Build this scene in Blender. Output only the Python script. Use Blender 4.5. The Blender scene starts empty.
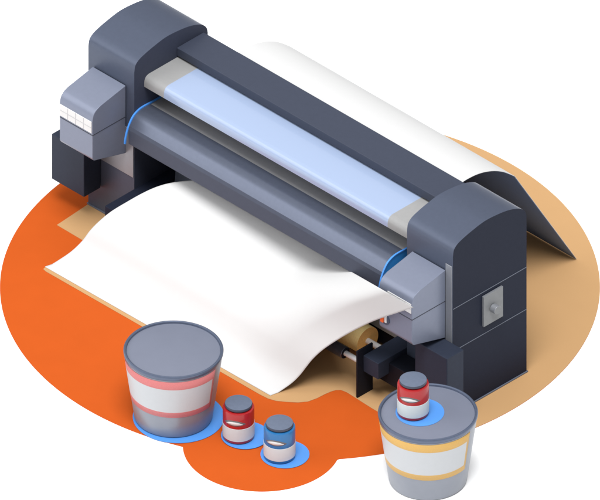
import bpy, bmesh, math
from mathutils import Vector
SC = bpy.context.scene
U = 0.005                      # one drawing unit = 5 mm
W2 = math.sqrt(3) / 2

# ---------------------------------------------------------------- camera
cam_d = bpy.data.cameras.new('camera')
cam = bpy.data.objects.new('camera', cam_d)
SC.collection.objects.link(cam)
SC.camera = cam
cam_d.type = 'ORTHO'
cam_d.ortho_scale = 600 / 1.224745 * U
ctr = Vector((-253.3, 76.7, 0)) * U
cam.location = ctr + Vector((1, -1, 1)).normalized() * 6
cam.rotation_euler = (math.radians(54.7356), 0, math.radians(45))
cam_d.clip_end = 100

# ---------------------------------------------------------------- studio light: a wide soft overhead glow + one soft key
world = bpy.data.worlds.new('World')
SC.world = world
world.use_nodes = True
wn, wl = world.node_tree.nodes, world.node_tree.links
for n in list(wn): wn.remove(n)
wo = wn.new('ShaderNodeOutputWorld'); bg = wn.new('ShaderNodeBackground')
tc = wn.new('ShaderNodeTexCoord'); dt = wn.new('ShaderNodeVectorMath'); dt.operation = 'DOT_PRODUCT'
dt.inputs[1].default_value = Vector((0.0, -0.12, 0.99)).normalized()
mr = wn.new('ShaderNodeMapRange'); mr.interpolation_type = 'SMOOTHSTEP'
mr.inputs['From Min'].default_value = -0.15; mr.inputs['From Max'].default_value = 1.0
mr.inputs['To Min'].default_value = 0.07; mr.inputs['To Max'].default_value = 0.93
wl.new(tc.outputs['Generated'], dt.inputs[0]); wl.new(dt.outputs['Value'], mr.inputs['Value'])
d2 = wn.new('ShaderNodeVectorMath'); d2.operation = 'DOT_PRODUCT'; d2.inputs[1].default_value = Vector((-0.58, -0.62, 0.52)).normalized()  # front-left world lobe added for highlights on the bar
m2 = wn.new('ShaderNodeMapRange'); m2.interpolation_type = 'SMOOTHSTEP'
m2.inputs['From Min'].default_value = 0.86; m2.inputs['From Max'].default_value = 0.98
m2.inputs['To Min'].default_value = 0.0; m2.inputs['To Max'].default_value = 2.4
ad = wn.new('ShaderNodeMath'); ad.operation = 'ADD'
wl.new(tc.outputs['Generated'], d2.inputs[0]); wl.new(d2.outputs['Value'], m2.inputs['Value'])
wl.new(mr.outputs['Result'], ad.inputs[0]); wl.new(m2.outputs['Result'], ad.inputs[1])
wl.new(ad.outputs[0], bg.inputs['Strength']); bg.inputs['Color'].default_value = (1, 1, 1, 1)
wl.new(bg.outputs[0], wo.inputs[0])

sd = bpy.data.lights.new('key_light', 'SUN'); sd.energy = 3.2; sd.angle = math.radians(26)
sun = bpy.data.objects.new('key_light', sd); SC.collection.objects.link(sun)
sun.rotation_euler = Vector((0.24, -0.25, 0.94)).to_track_quat('Z', 'Y').to_euler()
sun.location = (0, 0, 3)
SC.view_settings.view_transform = 'Standard'
SC.view_settings.look = 'None'
SC.view_settings.exposure = 0.0
SC.view_settings.gamma = 1.0

# ---------------------------------------------------------------- helpers
def lin(c): return tuple(((v/255)/12.92 if v/255 <= .04045 else ((v/255+.055)/1.055)**2.4) for v in c)
def mat(name, rgb, E=1.0, rough=.5, metal=0.0, spec=.3, grain=.04, gscale=60, bump=0.0, coat=0.0):
    m = bpy.data.materials.new(name); m.use_nodes = True
    n, l = m.node_tree.nodes, m.node_tree.links
    b = n['Principled BSDF']
    c = [min(.96, v/(E*(1.3 if name != 'white_floor' else 1))) for v in lin(rgb)]
    b.inputs['Roughness'].default_value = rough
    b.inputs['Metallic'].default_value = metal
    b.inputs['Specular IOR Level'].default_value = spec
    b.inputs['Coat Weight'].default_value = coat
    t = n.new('ShaderNodeTexCoord'); nz = n.new('ShaderNodeTexNoise')
    nz.inputs['Scale'].default_value = gscale; nz.inputs['Detail'].default_value = 4
    l.new(t.outputs['Object'], nz.inputs['Vector'])
    r = n.new('ShaderNodeMapRange'); r.inputs['From Min'].default_value = .3; r.inputs['From Max'].default_value = .7
    r.inputs['To Min'].default_value = 1-grain; r.inputs['To Max'].default_value = 1+grain
    l.new(nz.outputs['Fac'], r.inputs['Value'])
    mx = n.new('ShaderNodeVectorMath'); mx.operation = 'SCALE'; mx.inputs[0].default_value = c
    l.new(r.outputs['Result'], mx.inputs['Scale']); l.new(mx.outputs['Vector'], b.inputs['Base Color'])
    if bump:
        n2 = n.new('ShaderNodeTexNoise'); n2.inputs['Scale'].default_value = 900; l.new(t.outputs['Object'], n2.inputs['Vector'])
        bp = n.new('ShaderNodeBump'); bp.inputs['Strength'].default_value = bump; bp.inputs['Distance'].default_value = .0006
        l.new(n2.outputs['Fac'], bp.inputs['Height']); l.new(bp.outputs['Normal'], b.inputs['Normal'])
    return m

def link(name, me, mats, parent=None, bevel=0, smooth=35):
    o = bpy.data.objects.new(name, me); SC.collection.objects.link(o)
    for m in (mats if isinstance(mats, (list, tuple)) else [mats]): me.materials.append(m)
    if parent: o.parent = parent
    me.polygons.foreach_set('use_smooth', [True]*len(me.polygons))
    me.set_sharp_from_angle(angle=math.radians(smooth))
    if bevel:
        b = o.modifiers.new('bevel', 'BEVEL'); b.width = bevel*U; b.segments = 3; b.limit_method = 'ANGLE'; b.angle_limit = math.radians(40)
        b.harden_normals = True
    return o
def mesh(name, vs, fs, mi=None):
    me = bpy.data.meshes.new(name)
    me.from_pydata([tuple(c*U for c in v) for v in vs], [], fs); me.update()
    bm = bmesh.new(); bm.from_mesh(me); bmesh.ops.recalc_face_normals(bm, faces=bm.faces)
    bm.to_mesh(me); bm.free()
    if mi:
        for p, k in zip(me.polygons, mi): p.material_index = k
    return me
def box(name, x, y, z, m, parent=None, bevel=.6):
    vs = [(a, b, c) for a in x for b in y for c in z]
    fs = [(0,1,3,2),(4,6,7,5),(0,4,5,1),(2,3,7,6),(0,2,6,4),(1,5,7,3)]
    return link(name, mesh(name, vs, fs), m, parent, bevel)
def prism_x(name, prof, x0, x1, m, parent=None, bevel=0, smooth=35):     # profile in Y,Z swept along X
    n = len(prof)
    vs = [(x0, y, z) for y, z in prof] + [(x1, y, z) for y, z in prof]
    fs = [tuple(range(n)), tuple(range(2*n-1, n-1, -1))] + [(i, (i+1) % n, n+(i+1) % n, n+i) for i in range(n)]
    return link(name, mesh(name, vs, fs), m, parent, bevel, smooth)
def cyl_x(name, x0, x1, y, z, r, m, parent=None, seg=48, hole=0, bevel=0):
    p = [(y+r*math.cos(2*math.pi*i/seg), z+r*math.sin(2*math.pi*i/seg)) for i in range(seg)]
    return prism_x(name, p, x0, x1, m, parent, bevel)
def lathe(name, prof, c, m, parent=None, seg=96, a0=0, a1=360, cap=False, mi=None, smooth=35):   # profile in r,z
    full = abs(a1-a0) >= 360
    k = seg if full else seg+1
    vs, fs, ms = [], [], []
    for i in range(k):
        a = math.radians(a0+(a1-a0)*i/seg)
        for r, z in prof: vs.append((c[0]+r*math.cos(a), c[1]+r*math.sin(a), c[2]+z))
    n = len(prof)
    for i in range(seg):
        j = (i+1) % k
        for q in range(n-1):
            fs.append((i*n+q, j*n+q, j*n+q+1, i*n+q+1)); ms.append(mi[q] if mi else 0)
    me = bpy.data.meshes.new(name)
    me.from_pydata([tuple(v*U for v in w) for w in vs], [], fs)
    for p, q in zip(me.polygons, ms): p.material_index = q
    bm = bmesh.new(); bm.from_mesh(me); bmesh.ops.remove_doubles(bm, verts=bm.verts, dist=1e-6)
    bm.to_mesh(me); bm.free()
    return link(name, me, m, parent, 0, smooth)
def spline(pts, n=6):                                        # Catmull-Rom through any-dimension points
    out = []
    P = [pts[0]]+list(pts)+[pts[-1]]
    for i in range(1, len(P)-2):
        for k in range(n):
            t = k/n
            out.append(tuple(.5*((2*b)+(-a+c)*t+(2*a-5*b+4*c-d)*t*t+(-a+3*b-3*c+d)*t**3) for a, b, c, d in zip(P[i-1], P[i], P[i+1], P[i+2])))
    out.append(tuple(pts[-1])); return out
def G(sx, sy, z=0):                                          # plan position of a traced floor outline
    a, b = (sx-453)/W2, (sy-415+z)*2
    return ((a+b)/2, (a-b)/2)
def tag(o, label=None, cat=None, group=None, kind=None):
    for k, v in (('label', label), ('category', cat), ('group', group), ('kind', kind)):
        if v: o[k] = v
    return o
def empty(name, loc=(0, 0, 0)):
    o = bpy.data.objects.new(name, None); SC.collection.objects.link(o)
    o.location = Vector(loc)*U; o.empty_display_size = .05; return o
def copy_tree(o, parent=None):
    c = o.copy(); SC.collection.objects.link(c); c.parent = parent
    for ch in list(o.children): copy_tree(ch, c)
    return c
def slab(name, pts, z, m, th=.25, parent=None):              # thin flat sheet with real thickness
    n = len(pts)
    vs = [(x, y, z) for x, y in pts]+[(x, y, z-th) for x, y in pts]
    fs = [tuple(range(n)), tuple(range(2*n-1, n-1, -1))]+[(i, (i+1) % n, n+(i+1) % n, n+i) for i in range(n)]
    return link(name, mesh(name, vs, fs), m, parent)

# ---------------------------------------------------------------- materials
M = dict(
 ground=mat('white_floor', (250,250,250), 1.0, .9, spec=.1, grain=.005),
 orange=mat('orange_floor_paint', (232,103,35), 1.32, .9, spec=.1, grain=.02, gscale=8),
 tan=mat('tan_shadow_paint', (220,175,124), 1.2, .9, spec=.1, grain=.008, gscale=8),
 slate=mat('slate_paint', (84,92,111), .95, .42, .25, grain=.03, bump=.08),
 slate_l=mat('light_slate_paint', (134,141,161), 1.03, .36, .2, grain=.02, bump=.05),
 slate_b=mat('beam_paint', (72,79,98), 1.3, .55, .0, grain=.03, bump=.08),
 inner=mat('inner_side_shade', (66,71,88), .9, .55, spec=.1, grain=.03),  # housing inner side, colour lightened against the shade there
 bar_shade=mat('bar_shade_band', (84,90,106), 1.05, .5, spec=.1, grain=.03),
 shaft=mat('shaft_metal', (226,226,226), .8, .4, .2),
 underside=mat('underside_shade', (132,150,186), 1.0, .7, spec=.0, grain=.02),
 boxm=mat('box_plastic', (50,56,71), .95, .5, spec=.1, grain=.04, bump=.1),
 dark=mat('charcoal_and_side_shade', (39,44,60), 1.1, .55, spec=.08, grain=.04, bump=.1),
 black=mat('black_plastic', (30,33,43), 1.15, .5, spec=.1, grain=.04, bump=.1),
 barm=mat('bar_metal', (104,111,129), 1.0, .3, .5, grain=.03),
 grey=mat('grey_plastic', (166,166,166), 1.05, .5, grain=.02, bump=.05),
 strip=mat('grey_strip', (112,112,112), 1.0, .6, grain=.03),
 platen=mat('platen_grey', (160,160,162), 1.0, .6, grain=.03),
 blabel=mat('bucket_label_white', (200,203,207), 1.0, .45, spec=.4, grain=.01),
 glass=mat('pale_blue_window', (190,210,246), 1.38, .18, spec=.4, grain=.0, coat=.3),
 silver=mat('silver_metal', (168,171,178), 1.0, .42, .5, grain=.02),
 seam=mat('seam_light', (104,110,124), 1.0, .5),
 seamd=mat('seam_dark', (60,62,74), 1.0, .6),
 paper=mat('white_paper', (224,224,224), 1.0, .85, spec=.1, grain=.004, gscale=30),
 blue_e=mat('blue_trim', (84,160,250), 1.0, .5),
 blue_d=mat('blue_cap', (44,118,185), .5, .5),
 white=mat('label_white', (240,240,240), 1.05, .5, grain=.01),
 gridg=mat('label_lines', (205,205,208), 1.0, .5),
 kraft=mat('cardboard', (232,174,118), .45, .8, grain=.06, gscale=140),
 kraft_d=mat('cardboard_end', (206,158,94), .48, .85, grain=.08, gscale=200),
 orange_b=mat('orange_button', (240,100,40), 1.0, .4),
 shadow_blue=mat('blue_shadow_paint', (96,168,255), 1.17, .35, spec=.3, grain=.0),
 tin=mat('bucket_metal', (150,155,166), 1.05, .36, .28, grain=.03, gscale=20),
 lid=mat('lid_paint', (138,144,163), 1.22, .5, .1, grain=.02, gscale=12),
 rim=mat('rim_metal', (100,110,132), 1.0, .35, .4),
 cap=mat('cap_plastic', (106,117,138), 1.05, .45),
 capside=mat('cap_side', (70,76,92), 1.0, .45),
 red=mat('red_plastic', (188,38,42), 1.15, .3, coat=.3, grain=.02),
 blue=mat('blue_plastic', (44,122,186), 1.15, .3, coat=.3, grain=.02),
 jlabel=mat('jar_label', (216,224,228), 1.0, .5, grain=.01),
 pink=mat('pink_band', (224,132,132), 1.15, .5, grain=.06, gscale=260),
 yellow=mat('yellow_band', (232,186,108), 1.2, .5, grain=.04, gscale=260),
 painted_gloss_rim=mat('painted_gloss_rim', (108,104,106), 1.0, .4),
 gloss_grey=mat('gloss_grey', (225,225,225), 1.0, .3, .2, grain=.0),
)

# ---------------------------------------------------------------- setting
ZO, ZT, ZP = .3, .6, .9
big = 3000
tag(link('ground', mesh('ground', [(-big,-big,0),(big,-big,0),(big,big,0),(-big,big,0)], [(0,1,2,3)]), M['ground']),
    'plain white floor reaching past every edge of the picture', 'floor', kind='structure')
C1, R1 = G(300, 287.5), 245.0
C2, R2 = G(262, 446), 64.6
def circ(c, r, n=360): return [(c[0]+r*math.cos(2*math.pi*i/n), c[1]+r*math.sin(2*math.pi*i/n)) for i in range(n)]
def inside(p, c, r): return math.hypot(p[0]-c[0], p[1]-c[1]) < r
A = circ(C1, R1, 720); B = circ(C2, R2, 360)
k = next(i for i in range(720) if inside(A[i-1], C2, R2) and not inside(A[i], C2, R2)); A = [p for p in A[k:]+A[:k] if not inside(p, C2, R2)]
k = next(i for i in range(360) if inside(B[i-1], C1, R1) and not inside(B[i], C1, R1)); B = [p for p in B[k:]+B[:k] if not inside(p, C1, R1)]
tag(slab('orange_floor', A+B, ZO, M['orange']), 'flat orange round floor area with a smaller round lobe under the jars', 'floor area', kind='structure')
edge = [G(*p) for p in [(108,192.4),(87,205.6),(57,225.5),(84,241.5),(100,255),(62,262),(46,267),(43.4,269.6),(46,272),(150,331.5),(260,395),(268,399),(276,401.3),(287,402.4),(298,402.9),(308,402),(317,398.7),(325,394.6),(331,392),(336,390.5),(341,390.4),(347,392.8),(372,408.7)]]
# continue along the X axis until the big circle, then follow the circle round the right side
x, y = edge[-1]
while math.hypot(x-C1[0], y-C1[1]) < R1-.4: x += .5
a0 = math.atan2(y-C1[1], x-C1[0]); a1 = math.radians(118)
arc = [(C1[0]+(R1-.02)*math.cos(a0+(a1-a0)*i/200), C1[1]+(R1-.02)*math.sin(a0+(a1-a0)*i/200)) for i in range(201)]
tag(slab('tan_shadow', edge+arc, ZT, M['tan']), 'flat tan area painted as the printer shadow on the floor', 'floor area', kind='structure')  # tan is the drawn floor shadow, laid as a coloured slab

# ---------------------------------------------------------------- printer
PR = empty('large_format_printer', (-210, 42, ZT))
tag(PR, 'slate grey wide format printer with two tall rounded side housings and a pale blue window', 'printer')
P0 = PR.location.copy()
def adopt():                                                 # keep world placement of parts modelled in world units
    for o in PR.children: o.matrix_parent_inverse.translation = -P0
hp = [(0, 154), (0.6, 161), (2.5, 167), (5.3, 170.8), (10, 174), (14, 175.4), (22, 179.5), (30, 183), (36.6, 185.6), (44, 187.6), (52, 188.4), (60, 187.5), (66, 184), (72, 176.2)]
def YZ(pts, X=0): return [(((sx-453)/W2)-X, 415-sy+(X-(((sx-453)/W2)-X))/2) for sx, sy in pts]
hp = YZ([(453,262),(453,257),(454,250),(457.6,244),(463.6,238),(472,230.8),(484,221.6),(496,215.2),(508,210.4),(517.6,208.6),(522.4,209.4),(525.3,211.8),(526.6,216)])
hp[0] = (0, hp[0][1]); hp[1] = (0, hp[1][1])
hp = [(0, ZT+1.2)] + [hp[0]] + spline(hp[1:], 6) + [(85, hp[-1][1]-4), (85, ZT+1.2)]
def housing(x0, x1):
    h = prism_x('side_housing', hp, x0, x1, M['slate'], PR, 0, 20)
    me = h.data
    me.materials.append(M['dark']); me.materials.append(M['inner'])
    for p in me.polygons:  # side faces darker than the front, their shade put into the colour
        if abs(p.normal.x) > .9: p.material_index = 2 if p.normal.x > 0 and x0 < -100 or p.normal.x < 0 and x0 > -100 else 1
    box('base_plinth', (x0-1, x1+1), (-1, 86), (ZT, ZT+1.2), M['seam'], h, .2)
    return h
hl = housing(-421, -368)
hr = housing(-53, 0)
# right-hand side details
for z in (105.6, 63.5):
    box('panel_seam', (0, .25), (0, 85), (z-.3, z+.3), M['seam'], hr, 0)
cp = box('control_plate', (.02, 2.2), (33.5, 55.8), (72, 102), M['silver'], hr, .3)
cp.data.materials.append(mat('plate_face', (124,126,128), .85, .5))
for p in cp.data.polygons:
    if p.normal.x > .9: p.material_index = 1
kn = cyl_x('knob', 2.25, 8, 44, 86.6, 3.9, [M['silver'], mat('knob_face', (120,122,124), .8, .5)], cp, bevel=.4)
for p in kn.data.polygons:
    if abs(p.normal.x) > .9: p.material_index = 1
# silver strip put in for the lighter sheen of the housing front
for x0, x1 in ((-8, -.6),):
    box('sheen_strip', (x0, x1), (-.7, -.02), (53, 148), M['silver'], hl if x0 < -100 else hr, .3)
box('front_panel', (-420.5, -368.6), (-.7, -.02), (53, 100), M['silver'], hl, .3)

# top beam, chassis, table
box('top_beam', (-367.9, -53.1), (49, 80), (150.8, 158.9), M['slate_b'], PR, .5)
box('chassis', (-367.9, -53.1), (52, 79), (60, 150.6), M['dark'], PR, .5)
box('platen', (-367.9, -74.3), (6, 51.9), (90, 118.6), M['platen'], PR, .3)
tp = [(51, 149), (51, 138), (12.4, 138), (11.4, 139), (11.4, 143.5), (12, 146), (13.4, 148), (15.6, 149)]
tp = [(51, 149), (51, 138), (12, 138)]+spline([(11.4, 138.6), (11.4, 142.5), (11.9, 145.3), (13.6, 147.8), (16.5, 149)], 5)
def table(name, x0, x1, m): return prism_x(name, tp, x0, x1, m, PR, 0, 40)
table('cover_end', -367.9, -345.2, M['grey'])
win = table('cover_window', -345.2, -86.8, M['glass'])
table('cover_end', -86.8, -53.1, M['grey'])

# curved front bar
bp = [(17, 119.4)]+spline([(12, 119.6), (5.4, 119.2), (-0.5, 116.6), (-4.4, 112.8), (-7.2, 109.2)], 6)+[(-8.2, 106.0), (-8.0, 92.2), (-7.2, 91.2), (10, 88), (17, 92)]
fb = prism_x('front_bar', bp, -366.5, -74.4, [M['barm'], M['bar_shade']], PR, 0, 14)
for p in fb.data.polygons:  # lower band of the bar painted darker in place of shade
    if abs(p.normal.x) < .5 and p.center.z < 108.9*U and p.center.y < 0: p.material_index = 1
def ring(x0, x1, name, m):
    out = spline([(30, 120.2), (17, 120.4), (11, 120.6), (4.9, 120.1), (-1.4, 117.4), (-5.6, 112.8), (-9.2, 106), (-11.4, 99), (-12.2, 93.5)], 4)
    inn = spline([(30, 119.2), (17, 119.2), (11, 119.4), (5.3, 118.9), (-0.5, 116.2), (-4.6, 112), (-8.2, 105.5), (-10.4, 98.6), (-11.0, 93.5)], 4)
    return prism_x(name, out+inn[::-1], x0, x1, m, PR, 0)
ring(-367.9, -366.4, 'blue_trim', M['blue_e'])
ring(-74.3, -72.8, 'blue_trim', M['blue_e'])
capp = [(16.8, 119)]+spline([(11, 119.2), (5.4, 118.7), (-0.4, 116), (-4.4, 111.8), (-8.0, 105.3), (-10.2, 98.4), (-10.8, 93.6)], 4)+[(51.5, 90), (51.5, 119)]
prism_x('bar_end_cap', capp, -74.2, -73.2, M['blue_d'], PR, 0)

# lower structure under the bar
prism_x('lower_panel', [(40, 89.8), (51.5, 89.8), (51.5, 34), (34, 34)], -355.8, -65.2, M['slate_l'], PR, 0)
box('lower_rail', (-355.8, -65.2), (26, 33), (17.8, 36), mat('rail_grey', (190,190,190), 1.0, .6), PR, .3)
box('lower_rail', (-355.8, -65.2), (27, 40), (4, 17.6), M['black'], PR, .3)
box('inner_foot', (-367.9, -356.5), (-34, 80), (ZT, 42.2), M['dark'], PR, .4)
box('inner_foot', (-65, -53.1), (8, 80), (ZT, 43), M['dark'], PR, .4)

# front carriage boxes
cpz = [(-.75, 141.3)]+spline([(-30, 135.6), (-34.5, 133.6), (-37.6, 130.4), (-39.2, 125.5), (-39.2, 120)], 6)+[(-39.2, 88.5)]+spline([(-39.2, 87.6), (-37.4, 84.6), (-34, 83.4)], 3)+[(-.75, 73.6)]
def head(x0, x1, la=.8, z0=112.4, z1=123.8):
    h = prism_x('front_box', cpz, x0, x1, M['slate_l'], PR, .5, 30)
    box('box_seam', (x0-.05, x1+.2), (-39.4, -.8), (110.1, 110.7), M['seamd'], h, 0)
    lb = box('label', (x0+la, x1-.8), (-39.8, -39.2), (z0, z1), M['white'], h, .1)
    w = (x1-x0-.8-la)/4
    for q in range(1, 4):
        box('grid_line', (x0+la+w*q-(.5 if q == 2 else .25), x0+la+w*q+(.5 if q == 2 else .25)), (-39.95, -39.82), (z0+.1, z1-.1), M['gridg'], lb, 0)
    box('grid_line', (x0+la+.1, x1-.9), (-40.0, -39.86), ((z0+z1)/2-.25, (z0+z1)/2+.25), M['gridg'], lb, 0)
    return h
head(-415, -377)
h2 = head(-46, -8, 10, 116.5, 126)
def disc_y(name, x, z, r, y0, y1, m, parent):
    n = 40
    p = [(x+r*math.cos(2*math.pi*i/n), z+r*math.sin(2*math.pi*i/n)) for i in range(n)]
    vs = [(a, y0, b) for a, b in p]+[(a, y1, b) for a, b in p]
    fs = [tuple(range(n)), tuple(range(2*n-1, n-1, -1))]+[(i, (i+1) % n, n+(i+1) % n, n+i) for i in range(n)]
    return link(name, mesh(name, vs, fs), m, parent)
sw = disc_y('switch_plate', -39.0, 96.5, 5.2, -39.9, -39.2, M['slate'], h2)
box('button_socket', (-40.6, -36.2), (-41.0, -39.95), (94, 100.4), M['white'], sw, .3)
box('button', (-41.6, -38.4), (-42.6, -41.05), (94.2, 98.6), M['orange_b'], sw, .3)

# side boxes at the front of each housing
box('ink_box', (-443.5, -406), (-20, -.75), (24.5, 69.5), M['boxm'], PR, .7)
box('ink_box', (-24, 13.2), (-20, -.75), (27.5, 72.5), M['boxm'], PR, .7)
box('bracket_block', (-66, -24.3), (-20, -.75), (14, 35), M['black'], PR, .4)
box('motor_box', (-71.2, -54), (-32.3, 7.5), (24.3, 40.3), M['boxm'], PR, .5)
box('support_plate', (-73, -71.4), (-38.8, -21), (ZT, 47), M['black'], PR, .2)

# take-up roller and media roll
rl = cyl_x('take_up_roller', -340, -94, -30, 30, 5.2, mat('black_metal', (110,113,125), 1.0, .28, .75), PR, bevel=.6)
rl.data.materials.append(M['black'])
for p in rl.data.polygons:
    if abs(p.normal.x) > .9: p.material_index = 1
cyl_x('roller_shaft', -94, -73, -30, 30, 2.3, M['shaft'], rl)
cyl_x('roller_shaft', -345, -340, -30, 30, 2.3, M['silver'], rl)
box('support_plate', (-347, -345.2), (-36, -24), (ZT, 35), M['black'], PR, .2)

# slate backing put in as the rear paper's shaded underside
rp = spline([(72, 133), (80, 139), (88, 142.8), (97, 144.6), (112, 143.6), (127, 139), (141, 131.3), (154.6, 120.0)], 6)+[(226, 1.6)]
def ribbon(prof, th):
    out = []
    for i, p in enumerate(prof):
        a = prof[max(0, i-1)]; b = prof[min(len(prof)-1, i+1)]
        d = Vector((b[0]-a[0], b[1]-a[1])).normalized(); out.append((p[0]+d.y*th, p[1]-d.x*th))
    return out
adj = [(y, z) for y, z in rp]
prism_x('sheet_underside', ribbon(adj, .3)+ribbon(adj, .6)[::-1], -341.2, -83.8, M['underside'], PR, 0, 40)
adopt()

# ---------------------------------------------------------------- media roll (held between the supports)
RO = empty('cardboard_roll', (-220, 10, 15)); 
tag(RO, 'tan cardboard roll on a silver shaft under the front bar of the printer', 'roll')
def rp_(o): o.matrix_parent_inverse.translation = -RO.location; return o
b = rp_(cyl_x('roll_body', -330, -108.5, 10, 15, 12.2, [M['kraft'], M['kraft_d']], RO, 64))
for p in b.data.polygons:
    if abs(p.normal.x) > .9: p.material_index = 1
rp_(cyl_x('shaft', -355, -65.2, 10, 15, 2.6, M['shaft'], RO))

# ---------------------------------------------------------------- paper
RS = ribbon(adj, 0)
me_o = prism_x('paper_sheet', ribbon(adj, 0)+ribbon(adj, .26)[::-1], -342, -83, M['paper'], None, 0, 60)
tag(me_o, 'white paper sheet arching over the back of the printer down to the floor', 'paper')

Ls = [(45,268.5),(60,259.2),(72,250.8),(82.5,240.6),(90,230.6),(99,221.4),(111,211.6),(126,202.4),(144,192.4),(159,186),(174,182.3),(192,180.3)]
Rs = [(270.5,397.5),(281.3,390.4),(292,382.8),(300,375),(306.7,366.4),(313.3,358.4),(324,348.9),(340,338.4),(356,329.5),(372,321.8),(385.3,316.8),(398.7,312.4),(413.3,307.3)]
def edge3(S, X0, T=57):
    S = spline(S, 8); a0 = (S[0][0]-453)/W2; a1 = (S[-1][0]-453)/W2
    out = []
    for sx, sy in S:
        a = (sx-453)/W2; f = (a-a0)/(a1-a0)
        t = T*f**1.25; Y0 = a-X0; Z0 = 415-sy+(X0-Y0)/2
        out.append((f, Vector((X0+t, Y0-t, max(ZT+.35, Z0+t)))))
    return out
def at(E, f):
    for i in range(len(E)-1):
        if E[i][0] <= f <= E[i+1][0]+1e-9:
            k = (f-E[i][0])/max(1e-9, E[i+1][0]-E[i][0]); return E[i][1].lerp(E[i+1][1], k)
    return E[-1][1]
EL, ER = edge3(Ls, -383, 75), edge3(Rs, -124)
def ss(a, b, x): x = max(0, min(1, (x-a)/(b-a))); return x*x*(3-2*x)
NU, NV = 120, 90
vs, fs = [], []
for j in range(NV+4):
    v = min(1, j/(NV))
    for i in range(NU+1):
        u = i/NU
        p = at(EL, v).lerp(at(ER, v), u)
        curl = ss(.61, .89, u)*v**2.0
        p = p + Vector((1, -1, 1))*72*curl
        if j > NV:
            q = (j-NV); p = p+Vector((0, 4*q*(1-ss(.5, .6, u)), 0))
            if u > .64: p = p + Vector((0, .05*(j-NV), -.05*(j-NV)))
        vs.append(tuple(p))
for j in range(NV+3):
    for i in range(NU):
        a = j*(NU+1)+i; fs.append((a, a+1, a+NU+2, a+NU+1))
pm = bpy.data.meshes.new('paper_sheet'); pm.from_pydata([tuple(c*U for c in v) for v in vs], [], fs); pm.update()
po = link('paper_sheet', pm, M['paper'], None, 0, 180)
sm = po.modifiers.new('thickness', 'SOLIDIFY'); sm.thickness = .22*U; sm.offset = -1
tag(po, 'wide white paper sheet flowing from the front of the printer onto the orange floor', 'paper')

# ---------------------------------------------------------------- buckets
def front_angle(deg): return -45+deg          # 0 = towards the viewer, + = to the right
def bucket(sx, sy, band, label, z0):
    cx, cy = G(sx, sy, z0)
    e = empty('paint_bucket', (cx, cy, z0)); tag(e, label, 'bucket', 'grey paint buckets in front of the printer')
    R = lambda z: 32+8.6*z/66
    lathe('bucket_body', [(0, 0), (30.6, 0), (31.6, .4), (R(1.4), 1.4), (R(20), 20), (R(40), 40), (R(62.5), 62.5)], (0,0,0), M['tin'], e)
    lathe('rim', [(R(62.6)-1, 62.8), (R(62.6)+.3, 62.9), (40.6, 63.8), (40.9, 64.6), (41.0, 65.6), (40.5, 66.5), (39.6, 66.8), (38.7, 66.4), (38.3, 65.6), (38.2, 64.6)], (0,0,0), M['rim'], e)
    lathe('lid', [(0, 65.1), (36.8, 65.1), (37.4, 64.9), (38.3, 64.9)], (0,0,0), M['lid'], e)
    zs = [22.5, 28, 52.8, 61.2]
    g = .3
    # one wrapped label: coloured border round a white field
    vs, fs, mi = [], [], []
    angs = [-98, -91] + [-91+(54.5+91)*i/60 for i in range(1, 61)] + [59]
    for a in angs:
        r = math.radians(front_angle(a))
        for z in zs:
            vs.append(((R(z)+g)*math.cos(r), (R(z)+g)*math.sin(r), z))
    n = len(zs)
    for i in range(len(angs)-1):
        for q in range(n-1):
            fs.append((i*n+q, (i+1)*n+q, (i+1)*n+q+1, i*n+q+1)); mi.append(1 if (q == 1 and 0 < i < len(angs)-2) else 0)
    me = bpy.data.meshes.new('label'); me.from_pydata([tuple(v*U for v in w) for w in vs], [], fs)
    for p, q in zip(me.polygons, mi): p.material_index = q
    o = link('label', me, [band, M['blabel']], e)
    s = o.modifiers.new('thickness', 'SOLIDIFY'); s.thickness = .25*U; s.offset = -1
    return e
bucket(173.5, 415.5, M['pink'], 'grey metal bucket with a white label edged in pink bands, left of the jars', ZP+.1)
bucket(428, 478.2, M['yellow'], 'grey metal bucket with a white label edged in yellow bands, red jar on its lid', ZO+.1)

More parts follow.
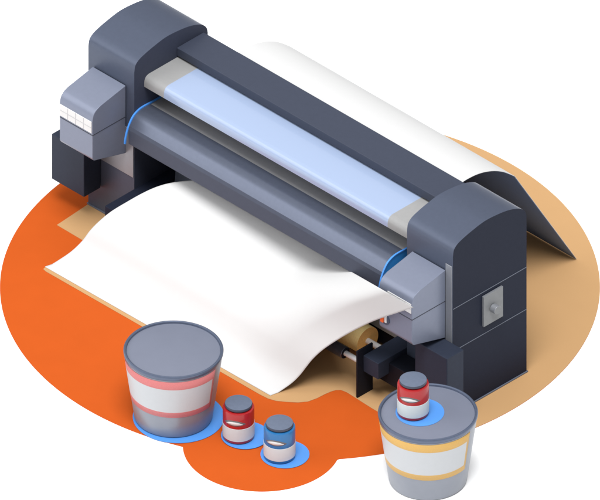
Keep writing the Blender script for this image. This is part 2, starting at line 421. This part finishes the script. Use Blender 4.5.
# ---------------------------------------------------------------- light blue discs painted as the containers' shadows
def shadow_disc(sx, sy, r, z, label):
    c = G(sx, sy, z)
    o = slab('painted_shadow', [(a-c[0], b-c[1]) for a, b in circ(c, r, 120)], 0, M['shadow_blue'], .22)
    o.location = Vector((c[0], c[1], z))*U
    tag(o, label, 'ink spill', 'round light blue painted shadows under containers')
shadow_disc(178.6, 416.5, 37.4, ZP, 'light blue round painted shadow under the bucket with pink bands')
shadow_disc(245.2, 435, 19.7, ZP+.3, 'light blue round painted shadow under the red jar on the floor')
shadow_disc(285, 454, 20, ZP, 'light blue round painted shadow under the blue jar')
shadow_disc(420, 412, 19.9, 65.1+ZO+.1+.32, 'light blue round painted shadow on the bucket lid under the red jar')

# ---------------------------------------------------------------- ink jars
def jar(sx, sy, z0, m, label):
    cx, cy = G(sx, sy, z0)
    e = empty('ink_jar', (cx, cy, z0)); tag(e, label, 'jar', 'small ink jars with grey caps')
    lathe('jar_body', [(0, .2), (11.6, .2), (12.6, .8), (12.95, 1.8), (12.95, 29), (12.6, 29.9), (11.8, 30.2), (9.6, 30.2), (9.4, 31.4), (0, 31.4)], (0,0,0), m, e)
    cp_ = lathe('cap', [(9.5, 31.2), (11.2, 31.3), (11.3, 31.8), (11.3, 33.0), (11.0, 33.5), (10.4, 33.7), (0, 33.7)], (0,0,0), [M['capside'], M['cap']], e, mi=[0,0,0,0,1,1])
    lathe('jar_label', [(12.98, 3.2), (13.15, 3.25), (13.15, 15.4), (12.98, 15.5)], (0,0,0), M['jlabel'], e)
    # almond-shaped gloss highlight, painted as a raised grey mark
    vs, fs = [], []
    n = 24
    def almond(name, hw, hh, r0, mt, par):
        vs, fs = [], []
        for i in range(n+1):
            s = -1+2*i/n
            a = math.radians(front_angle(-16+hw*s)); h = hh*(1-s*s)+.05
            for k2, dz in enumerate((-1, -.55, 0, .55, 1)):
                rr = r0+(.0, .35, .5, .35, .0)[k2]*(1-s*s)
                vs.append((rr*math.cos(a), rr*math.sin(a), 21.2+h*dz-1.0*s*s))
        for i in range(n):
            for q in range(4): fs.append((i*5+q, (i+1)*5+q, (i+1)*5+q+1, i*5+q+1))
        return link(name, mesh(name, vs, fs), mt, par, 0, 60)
    bd = almond('painted_gloss', 44, 2.7, 12.97, M['painted_gloss_rim'], e)
    almond('painted_gloss_core', 33, 1.6, 13.35, M['gloss_grey'], bd)
    return e
jar(238.6, 436, ZP+.35, M['red'], 'red ink jar with grey cap standing on the orange floor beside the bucket')
jar(279.6, 455.7, ZP+.05, M['blue'], 'blue ink jar with grey cap and white label, in front of the red one')
jar(413.2, 412.6, 65.1+ZO+.1+.38, M['red'], 'red ink jar with grey cap standing on the lid of the yellow banded bucket')
